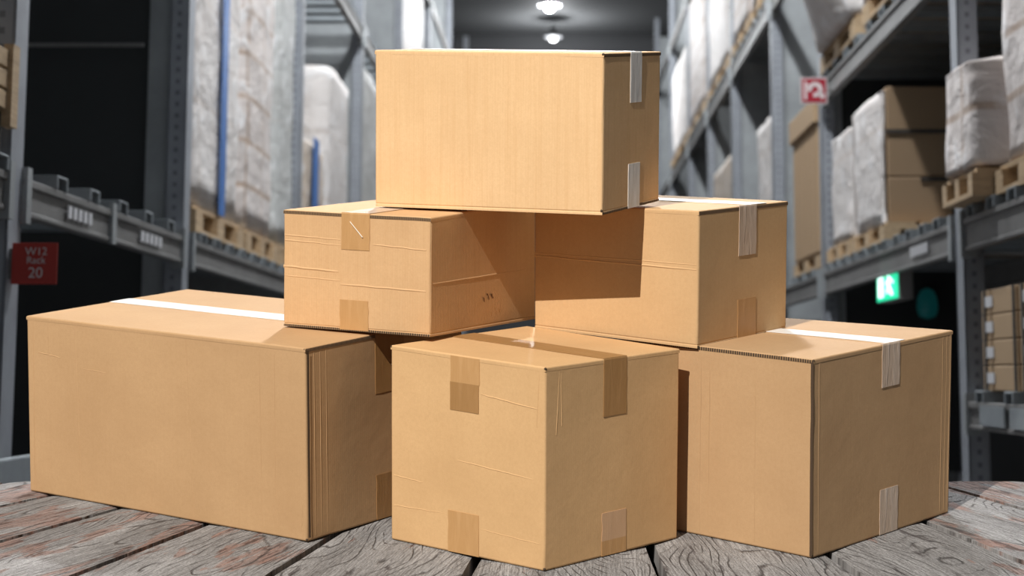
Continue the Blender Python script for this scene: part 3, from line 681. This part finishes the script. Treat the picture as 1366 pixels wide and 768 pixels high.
def make_box(key, name_label, seam, dark_top, dark_bottom=(), creases=(), bow=.0008):
    pts = [Vector(p) for p in BOX[key]]
    base = sum(pts[:4], Vector()) / 4
    pts = [p - base for p in pts]
    w = ((pts[1] - pts[0]).length + (pts[5] - pts[4]).length) / 2
    d = ((pts[2] - pts[1]).length + (pts[3] - pts[0]).length) / 2
    h = sum((pts[i + 4] - pts[i]).length for i in range(4)) / 4
    def T(s, e, k):
        b = (pts[0] * (1 - s) + pts[1] * s) * (1 - e) + (pts[3] * (1 - s) + pts[2] * s) * e
        t = (pts[4] * (1 - s) + pts[5] * s) * (1 - e) + (pts[7] * (1 - s) + pts[6] * s) * e
        return b * (1 - k) + t * k
    root = empty('cardboard_box', name_label, 'cardboard box', None, None, base)
    mat = M_CARD[key]
    tk = TFL / h
    def wob(s, e, k):         # slight bow of the board, in metres, zero along edges
        return bow * noise.noise(Vector((s * 2.2 + ord(key), e * 2.2, k * 2.2)))
    # body: rounded edges, subdivided walls
    bm = bmesh.new()
    bmesh.ops.create_cube(bm, size=1.0)
    for v in bm.verts: v.co = Vector(((v.co.x + .5) * w, (v.co.y + .5) * d, (v.co.z + .5) * (h - TFL)))
    bmesh.ops.subdivide_edges(bm, edges=list(bm.edges), cuts=7, use_grid_fill=True)
    edges = [e for e in bm.edges if len(e.link_faces) == 2 and e.link_faces[0].normal.dot(e.link_faces[1].normal) < .5 and min(v.co.z for v in e.verts) < h - TFL - 1e-5]
    bmesh.ops.bevel(bm, geom=edges, offset=.0042, segments=3, affect='EDGES', profile=.5)
    bm.normal_update()
    ul = bm.loops.layers.uv.new('UVMap')
    for f in bm.faces:
        n = f.normal; f.smooth = max(abs(n.x), abs(n.y), abs(n.z)) < .999
        for lp in f.loops:
            c = lp.vert.co
            if abs(n.y) >= max(abs(n.x), abs(n.z)): lp[ul].uv = (c.x, c.z)
            elif abs(n.x) >= abs(n.z): lp[ul].uv = (c.y + 3, c.z)
            else: lp[ul].uv = (c.x + 6, c.y)
    for e in bm.edges:
        if len(e.link_faces) == 2 and e.link_faces[0].normal.dot(e.link_faces[1].normal) < .5: e.smooth = False
    for v in bm.verts:
        s, e, k = v.co.x / w, v.co.y / d, v.co.z / h
        mid = 16 * max(0, min(s, 1 - s)) * 1
        p = T(s, e, k)
        nn = v.normal; inner = 1.0
        for q in (s, e, k / (1 - tk)):
            if .02 < q < .98: inner *= min(1, 6 * min(q, 1 - q))
        v.co = p + nn * wob(s, e, k) * inner
    me = bpy.data.meshes.new('body'); bm.to_mesh(me); bm.free(); me.materials.append(mat)
    body = bpy.data.objects.new('body', me); COL.objects.link(body); body.parent = root
    # slab that follows the box's own axes
    def slab(name, r, mats, n=(10, 10), lift=0, curl=None, dark=(), parent=root):
        (s0, s1), (e0, e1), (k0, k1) = r
        mb = MB(); ns, ne = n; g = {}
        for side in (0, 1):
            for i in range(ns + 1):
                for j in range(ne + 1):
                    s = s0 + (s1 - s0) * i / ns; e = e0 + (e1 - e0) * j / ne
                    dz = curl(s, e) if curl else 0
                    g[side, i, j] = len(mb.v); mb.v.append(tuple(T(s, e, k1 if side else k0) + Vector((0, 0, dz))))
        def f(q, mi, uv): mb.f.append(q); mb.m.append(mi); mb.uv[len(mb.f) - 1] = uv
        def U(i, j): return ((s0 + (s1 - s0) * i / ns) * w + 6, (e0 + (e1 - e0) * j / ne) * d)
        for i in range(ns):
            for j in range(ne):
                f((g[1, i, j], g[1, i + 1, j], g[1, i + 1, j + 1], g[1, i, j + 1]), 0, [U(i, j), U(i + 1, j), U(i + 1, j + 1), U(i, j + 1)])
                f((g[0, i, j], g[0, i, j + 1], g[0, i + 1, j + 1], g[0, i + 1, j]), 0, [U(i, j), U(i, j + 1), U(i + 1, j + 1), U(i + 1, j)])
        for i in range(ns):
            a0, a1 = (i * w / ns), ((i + 1) * w / ns)
            f((g[0, i, 0], g[0, i + 1, 0], g[1, i + 1, 0], g[1, i, 0]), 1 if 'front' in dark else 0, [(a0, 0), (a1, 0), (a1, .006), (a0, .006)])
            f((g[0, i, ne], g[1, i, ne], g[1, i + 1, ne], g[0, i + 1, ne]), 1 if 'back' in dark else 0, [(a0, 0), (a0, .006), (a1, .006), (a1, 0)])
        for j in range(ne):
            a0, a1 = (j * d / ne), ((j + 1) * d / ne)
            f((g[0, ns, j], g[0, ns, j + 1], g[1, ns, j + 1], g[1, ns, j]), 1 if 'right' in dark else 0, [(a0, 0), (a1, 0), (a1, .006), (a0, .006)])
            f((g[0, 0, j], g[1, 0, j], g[1, 0, j + 1], g[0, 0, j + 1]), 1 if 'left' in dark else 0, [(a0, 0), (a0, .006), (a1, .006), (a1, 0)])
        o = mb.build(name, mats, parent)
        top = {g[1, i, j] for i in range(ns + 1) for j in range(ne + 1) if i in (0, ns) or j in (0, ne)}
        at = o.data.attributes.new('bevel_weight_edge', 'FLOAT', 'EDGE')
        rim = lambda q: {k for k, c in (('a', q[0] == 0), ('b', q[0] == ns), ('c', q[1] == 0), ('d', q[1] == ne)) if c}
        pos = {g[1, i, j]: (i, j) for i in range(ns + 1) for j in range(ne + 1)}
        for e in o.data.edges:
            a, b = e.vertices
            if a in top and b in top and rim(pos[a]) & rim(pos[b]): at.data[e.index].value = 1.0
        md = o.modifiers.new('bevel', 'BEVEL'); md.width = .0034; md.segments = 3; md.limit_method = 'WEIGHT'
        return o
    rs = random.Random(ord(key))
    def mk_curl(a, b):
        return lambda s, e: .0009 * max(0, noise.noise(Vector((s * 4 + a, e * 4 + b, 0)))) 
    ov = .0015
    if seam == 's':
        slab('top_flap', ((-.001, 1.001), (-.0008, .4975), (1 - tk, 1)), [mat, M_EDGE], (18, 5), curl=mk_curl(1, 2), dark=set(dark_top) | {'back'})
        slab('top_flap', ((-.001, 1.001), (.5025, 1.0008), (1 - tk, 1)), [mat, M_EDGE], (18, 5), curl=mk_curl(5, 7), dark=set(dark_top) | {'front'})
    else:
        slab('top_flap', ((-.0008, .4975), (-.001, 1.001), (1 - tk, 1)), [mat, M_EDGE], (5, 18), curl=mk_curl(1, 2), dark=set(dark_top) | {'right'})
        slab('top_flap', ((.5025, 1.0008), (-.001, 1.001), (1 - tk, 1)), [mat, M_EDGE], (5, 18), curl=mk_curl(5, 7), dark=set(dark_top) | {'left'})
    if dark_bottom:
        slab('bottom_flap', ((.004, 1.0012), (-.0012, .996), (-.55 * tk, .25 * tk)), [mat, M_EDGE], (2, 2), dark=dark_bottom)
    # creases, seams and dents pressed into the board (same board, part of the walls' surface)
    faces = {'front': lambda a, b: (T(a, 0, b), w, h), 'right': lambda a, b: (T(1, a, b), d, h)}
    nf = (pts[1] - pts[0]).cross(pts[4] - pts[0]).normalized()
    nr = (pts[2] - pts[1]).cross(pts[5] - pts[1]).normalized()
    nrm = {'front': nf, 'right': nr}
    if creases:
        for face, a0, b0, a1, b1, width, height, kind in creases:
            if width == .003: continue
            nseg = 14; prev = None; mb = MB(); height *= .20 if face == 'right' else .5
            for i in range(nseg + 1):
                t = i / nseg; jx = .0012 * noise.noise(Vector((t * 6, b0 * 9, ord(key))))
                p = faces[face](a0 + (a1 - a0) * t, b0 + (b1 - b0) * t)[0]
                q = faces[face](a0 + (a1 - a0) * min(1, t + .01), b0 + (b1 - b0) * min(1, t + .01))[0]
                r_ = faces[face](a1, b1)[0] - faces[face](a0, b0)[0]
                side = nrm[face].cross(r_).normalized()
                p = p + side * jx
                taper = min(1, 5 * min(t, 1 - t) + .15)
                n_ = nrm[face]
                if kind == 'seam': cur = [p - side * width / 2 + n_ * .0022, p + n_ * .0024, p + side * width / 2 + n_ * .0022]
                else: cur = [p - side * width / 2 + n_ * -.0006, p + n_ * (.0004 + height * taper), p + side * width / 2 + n_ * -.0006]
                if prev:
                    for c in (0, 1):
                        mb.quad([prev[c], cur[c], cur[c + 1], prev[c + 1]], 1 if kind == 'seam' else 0, [(a0 + t, c * .01)] * 4)
                prev = cur
            mb.build('fold_line', [mat, M_SEAM], root, smooth=True)
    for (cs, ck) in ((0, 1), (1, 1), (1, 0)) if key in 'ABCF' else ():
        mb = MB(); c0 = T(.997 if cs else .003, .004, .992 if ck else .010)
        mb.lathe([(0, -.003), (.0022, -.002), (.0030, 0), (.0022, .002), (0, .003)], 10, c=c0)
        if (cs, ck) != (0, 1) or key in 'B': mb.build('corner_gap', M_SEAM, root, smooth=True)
    # tapes: thin strips that run over faces of the box
    def tape_strip(path, half, mat_, label=None, n_side=4, name='tape'):
        # path: list of (face, along) samples; half: (lo, hi) across the strip
        mb = MB(); rows = []
        for pi_, (face, al) in enumerate(path):
            row = []
            for i in range(n_side + 1):
                c = half[0] + (half[1] - half[0]) * i / n_side
                edge_j = .004 * noise.noise(Vector((al * 23 + ord(key), c * 9, 3))) if i in (0, n_side) else 0
                if face == 'top_s': p = T(al, c + edge_j, 1); n_ = Vector((0, 0, 1)); up = .0016
                elif face == 'top_e': p = T(c + edge_j, al, 1); n_ = Vector((0, 0, 1)); up = .0016
                elif face == 'right': p = T(1, c + edge_j, al); n_ = nr; up = .0011
                else: p = T(c + edge_j, 0, al); n_ = nf; up = .0011
                wr = .00035 * noise.noise(Vector((al * 9 + ord(key), c * 40, 1)))
                row.append(p + n_ * (up + wr))
            rows.append((row, al))
        acc = 0
        for r0, r1 in zip(rows, rows[1:]):
            L_ = (r1[0][0] - r0[0][0]).length
            for i in range(n_side):
                x0, x1 = i / n_side * .08, (i + 1) / n_side * .08
                mb.quad([r0[0][i], r0[0][i + 1], r1[0][i + 1], r1[0][i]], 0, [(x0, acc), (x1, acc), (x1, acc + L_), (x0, acc + L_)])
            acc += L_
        o = mb.build(name, mat_, root, smooth=False)
        sd = o.modifiers.new('thickness', 'SOLIDIFY'); sd.thickness = .0009; sd.offset = 1
        if label: o['label'] = label
        return o
    def lin(a, b, n): return [a + (b - a) * i / n for i in range(n + 1)]
    return root, T, tape_strip, lin, nrm, h

# A: big box lower left
rootA, TA, tp, lin, nA, hA = make_box('A', 'longest closed cardboard box with a glare-white tape line, bottom left', 's', ('right',),
    creases=[('front', .022, .02, .026, .985, .004, .0014, 'ridge'), ('front', .045, .80, .13, .785, .004, .0008, 'ridge'), ('front', .22, .74, .31, .735, .004, .0006, 'ridge'),
             ('front', .085, .72, .085, .97, .004, .0005, 'ridge'), ('front', .205, .02, .19, .97, .004, .0006, 'ridge'), ('front', .62, .02, .60, .97, .004, .0005, 'ridge'), ('front', .855, .03, .85, .95, .004, .0006, 'ridge'), ('front', .90, .03, .90, .95, .004, .0006, 'ridge'), ('front', .985, .05, .988, .2, .006, .001, 'ridge'),
             ('right', .012, .02, .012, .985, .005, 0, 'seam'), ('right', .05, .02, .05, .97, .004, .0014, 'ridge'), ('right', .085, .02, .085, .97, .004, .0014, 'ridge'), ('right', .12, .02, .12, .97, .004, .0009, 'ridge')])
tp([('top_s', a) for a in lin(.004, .993, 20)], (.485, .612), T_WHITE_AND_GLARE, 'tape strip along the top, painted white as glare')
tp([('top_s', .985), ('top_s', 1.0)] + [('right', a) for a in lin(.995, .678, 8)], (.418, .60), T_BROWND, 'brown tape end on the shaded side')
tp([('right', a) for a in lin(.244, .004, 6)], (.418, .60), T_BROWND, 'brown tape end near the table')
# B: box in front
rootB, TB, tp, lin, nB, hB = make_box('B', 'cube shaped cardboard box standing in front of the others, brown tape on both sides', 's', (),
    creases=[('front', .95, .70, .965, .97, .004, .0008, 'ridge'), ('front', .02, .335, .22, .325, .004, .0006, 'ridge'), ('front', .45, .47, .93, .44, .004, .0006, 'ridge'), ('front', .02, .18, .38, .19, .004, .0008, 'ridge'), ('front', .6, .145, .97, .13, .004, .0008, 'ridge'), ('front', .6, .82, .95, .79, .004, .0006, 'ridge'),
             ('right', .08, .66, .10, .97, .004, .001, 'ridge'), ('right', .12, .70, .11, .96, .004, .0008, 'ridge')], bow=.0010)
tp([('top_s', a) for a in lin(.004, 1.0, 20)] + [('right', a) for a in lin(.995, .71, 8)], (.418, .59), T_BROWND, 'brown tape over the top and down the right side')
tp([('front', a) for a in lin(.993, .862, 4)], (.404, .592), T_BROWN, 'brown tape end with wrinkles')
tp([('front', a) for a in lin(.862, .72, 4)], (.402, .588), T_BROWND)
tp([('front', a) for a in lin(.212, .004, 6)], (.39, .59), T_BROWN, 'brown tape end at the bottom of the left side')
tp([('right', a) for a in lin(.222, .08, 5)], (.414, .594), T_PALE, 'pale clear tape end at the bottom')
tp([('right', a) for a in lin(.08, .004, 3)], (.414, .594), T_BROWN)
# C: right box
rootC, TC, tp, lin, nC, hC = make_box('C', 'cardboard box on the far right with glare-white tape on top and stepped shadow', 's', ('front',),
    creases=[('front', .997, .01, .997, .985, .006, 0, 'seam'), ('front', .485, .02, .485, .95, .004, .001, 'ridge'), ('front', .44, .02, .44, .95, .004, .001, 'ridge'), ('front', .72, .03, .72, .9, .004, .0004, 'ridge'),
             ('right', .04, .02, .04, .985, .004, .0012, 'ridge'), ('right', .12, .02, .11, .95, .003, .0006, 'ridge'), ('right', .17, .05, .15, .95, .003, .0006, 'ridge'), ('right', .70, .05, .69, .45, .003, .0006, 'ridge'), ('right', .88, .1, .88, .9, .003, .0006, 'ridge'), ('right', .925, .02, .925, .985, .004, .0010, 'ridge'), ('right', .955, .02, .955, .985, .004, .0008, 'ridge'), ('right', .985, .01, .985, .99, .008, .0028, 'ridge')])
tp([('top_s', a) for a in lin(.004, .997, 20)], (.515, .635), T_WHITE_AND_GLARE, 'tape strip along the top, painted white as glare')
tp([('top_s', .988), ('top_s', 1.0)] + [('right', a) for a in lin(.995, .775, 8)], (.47, .597), T_CLEAR, 'clear crinkled tape end below the top edge')
tp([('right', a) for a in lin(.24, .004, 6)], (.467, .598), T_CLEAR, 'clear crinkled tape end at the bottom')
# D: middle left
rootD, TD, tp, lin, nD, hD = make_box('D', 'wide low cardboard box on the left of the second tier, brown tape on the front', 'e', ('front',), ('front',),
    creases=[('front', .01, .78, .40, .765, .006, .0010, 'ridge'), ('front', .01, .735, .40, .72, .006, .0008, 'ridge'), ('front', .0, .505, .385, .49, .008, .0022, 'ridge'), ('front', .01, .425, .40, .41, .006, .0010, 'ridge'), ('front', .40, .38, .97, .365, .008, .0018, 'ridge'), ('front', .62, .74, .97, .72, .005, .0008, 'ridge'),
             ('right', .02, .43, .92, .42, .006, .0012, 'ridge'), ('front', .992, .02, .992, .98, .004, .0008, 'ridge')])
tp([('top_e', a) for a in lin(.95, .0, 14)] , (.408, .594), T_CLEAR, 'shiny tape on the top')
tp([('top_e', .012), ('top_e', 0)] + [('front', a) for a in lin(.995, .685, 8)], (.406, .598), T_BROWN, 'brown tape end with a painted crease glint')
tp([('front', a) for a in lin(.25, -.01, 6)], (.398, .592), T_BROWN, 'brown tape end at the bottom front')
# faint printed marks low on the right side of D
mb = MB()
for k0, (a0, b0, a1, b1) in enumerate(((.475, .245, .483, .205), (.505, .262, .512, .27), (.512, .268, .522, .24), (.522, .24, .526, .215), (.545, .262, .549, .24), (.552, .262, .560, .222), (.56, .225, .568, .235))):
    p, q = TD(1, a0, b0), TD(1, a1, b1); dd = (q - p).normalized(); sd = nD['right'].cross(dd) * .0022; o_ = nD['right'] * .0026
    mb.quad([p - sd + o_, q - sd * .6 + o_, q + sd * .6 + o_, p + sd + o_])
mb.build('printed_mark', plain('brown_ink', (.16, .07, .025), .8), rootD)
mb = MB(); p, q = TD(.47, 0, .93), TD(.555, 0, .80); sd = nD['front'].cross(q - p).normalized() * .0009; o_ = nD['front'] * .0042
mb.quad([p - sd + o_, q - sd + o_, q + sd * 1.4 + o_, p + sd + o_]); mb.build('crease_glint', plain('tape_crease_glint', (.85, .78, .66), .3), rootD)  # pale strip painted as the glint along the tape crease
# E: middle right
rootE, TE, tp, lin, nE, hE = make_box('E', 'cardboard box on the right of the second tier, clear tape above a brown tape end', 's', ('right',), ('right',),
    creases=[('front', .0, .575, .99, .562, .006, .0020, 'ridge'), ('front', .0, .60, .99, .60, .004, .0006, 'ridge'), ('right', .86, .03, .86, .95, .003, .0006, 'ridge'), ('right', .9, .03, .9, .95, .003, .0006, 'ridge'), ('right', .8, .1, .8, .95, .003, .0005, 'ridge')])
tp([('top_s', a) for a in lin(.004, 1.0, 16)], (.56, .75), T_WHITE_AND_GLARE, 'whitish tape strip along the top')
tp([('top_s', .985), ('top_s', 1.0)] + [('right', a) for a in lin(.995, .622, 8)], (.434, .63), T_CLEAR, 'clear crinkled tape end below the top edge')
tp([('right', a) for a in lin(.29, -.01, 6)], (.43, .635), T_BROWN, 'brown tape end at the bottom')
# F: top
rootF, TF, tp, lin, nF, hF = make_box('F', 'topmost cardboard box with upright streaks and white tape ends on its right side', 's', ('right',), ('right',),
    creases=[('front', .995, .02, .995, .97, .004, .001, 'ridge')])
tp([('top_s', a) for a in lin(.004, 1.0, 16)] + [('right', a) for a in lin(.995, .672, 8)], (.456, .652), T_WHITE_AND_GLARE, 'white tape over the top and down the right side')
tp([('right', a) for a in lin(.275, -.015, 6)], (.436, .638), T_WHITE_AND_GLARE, 'white tape end at the bottom')
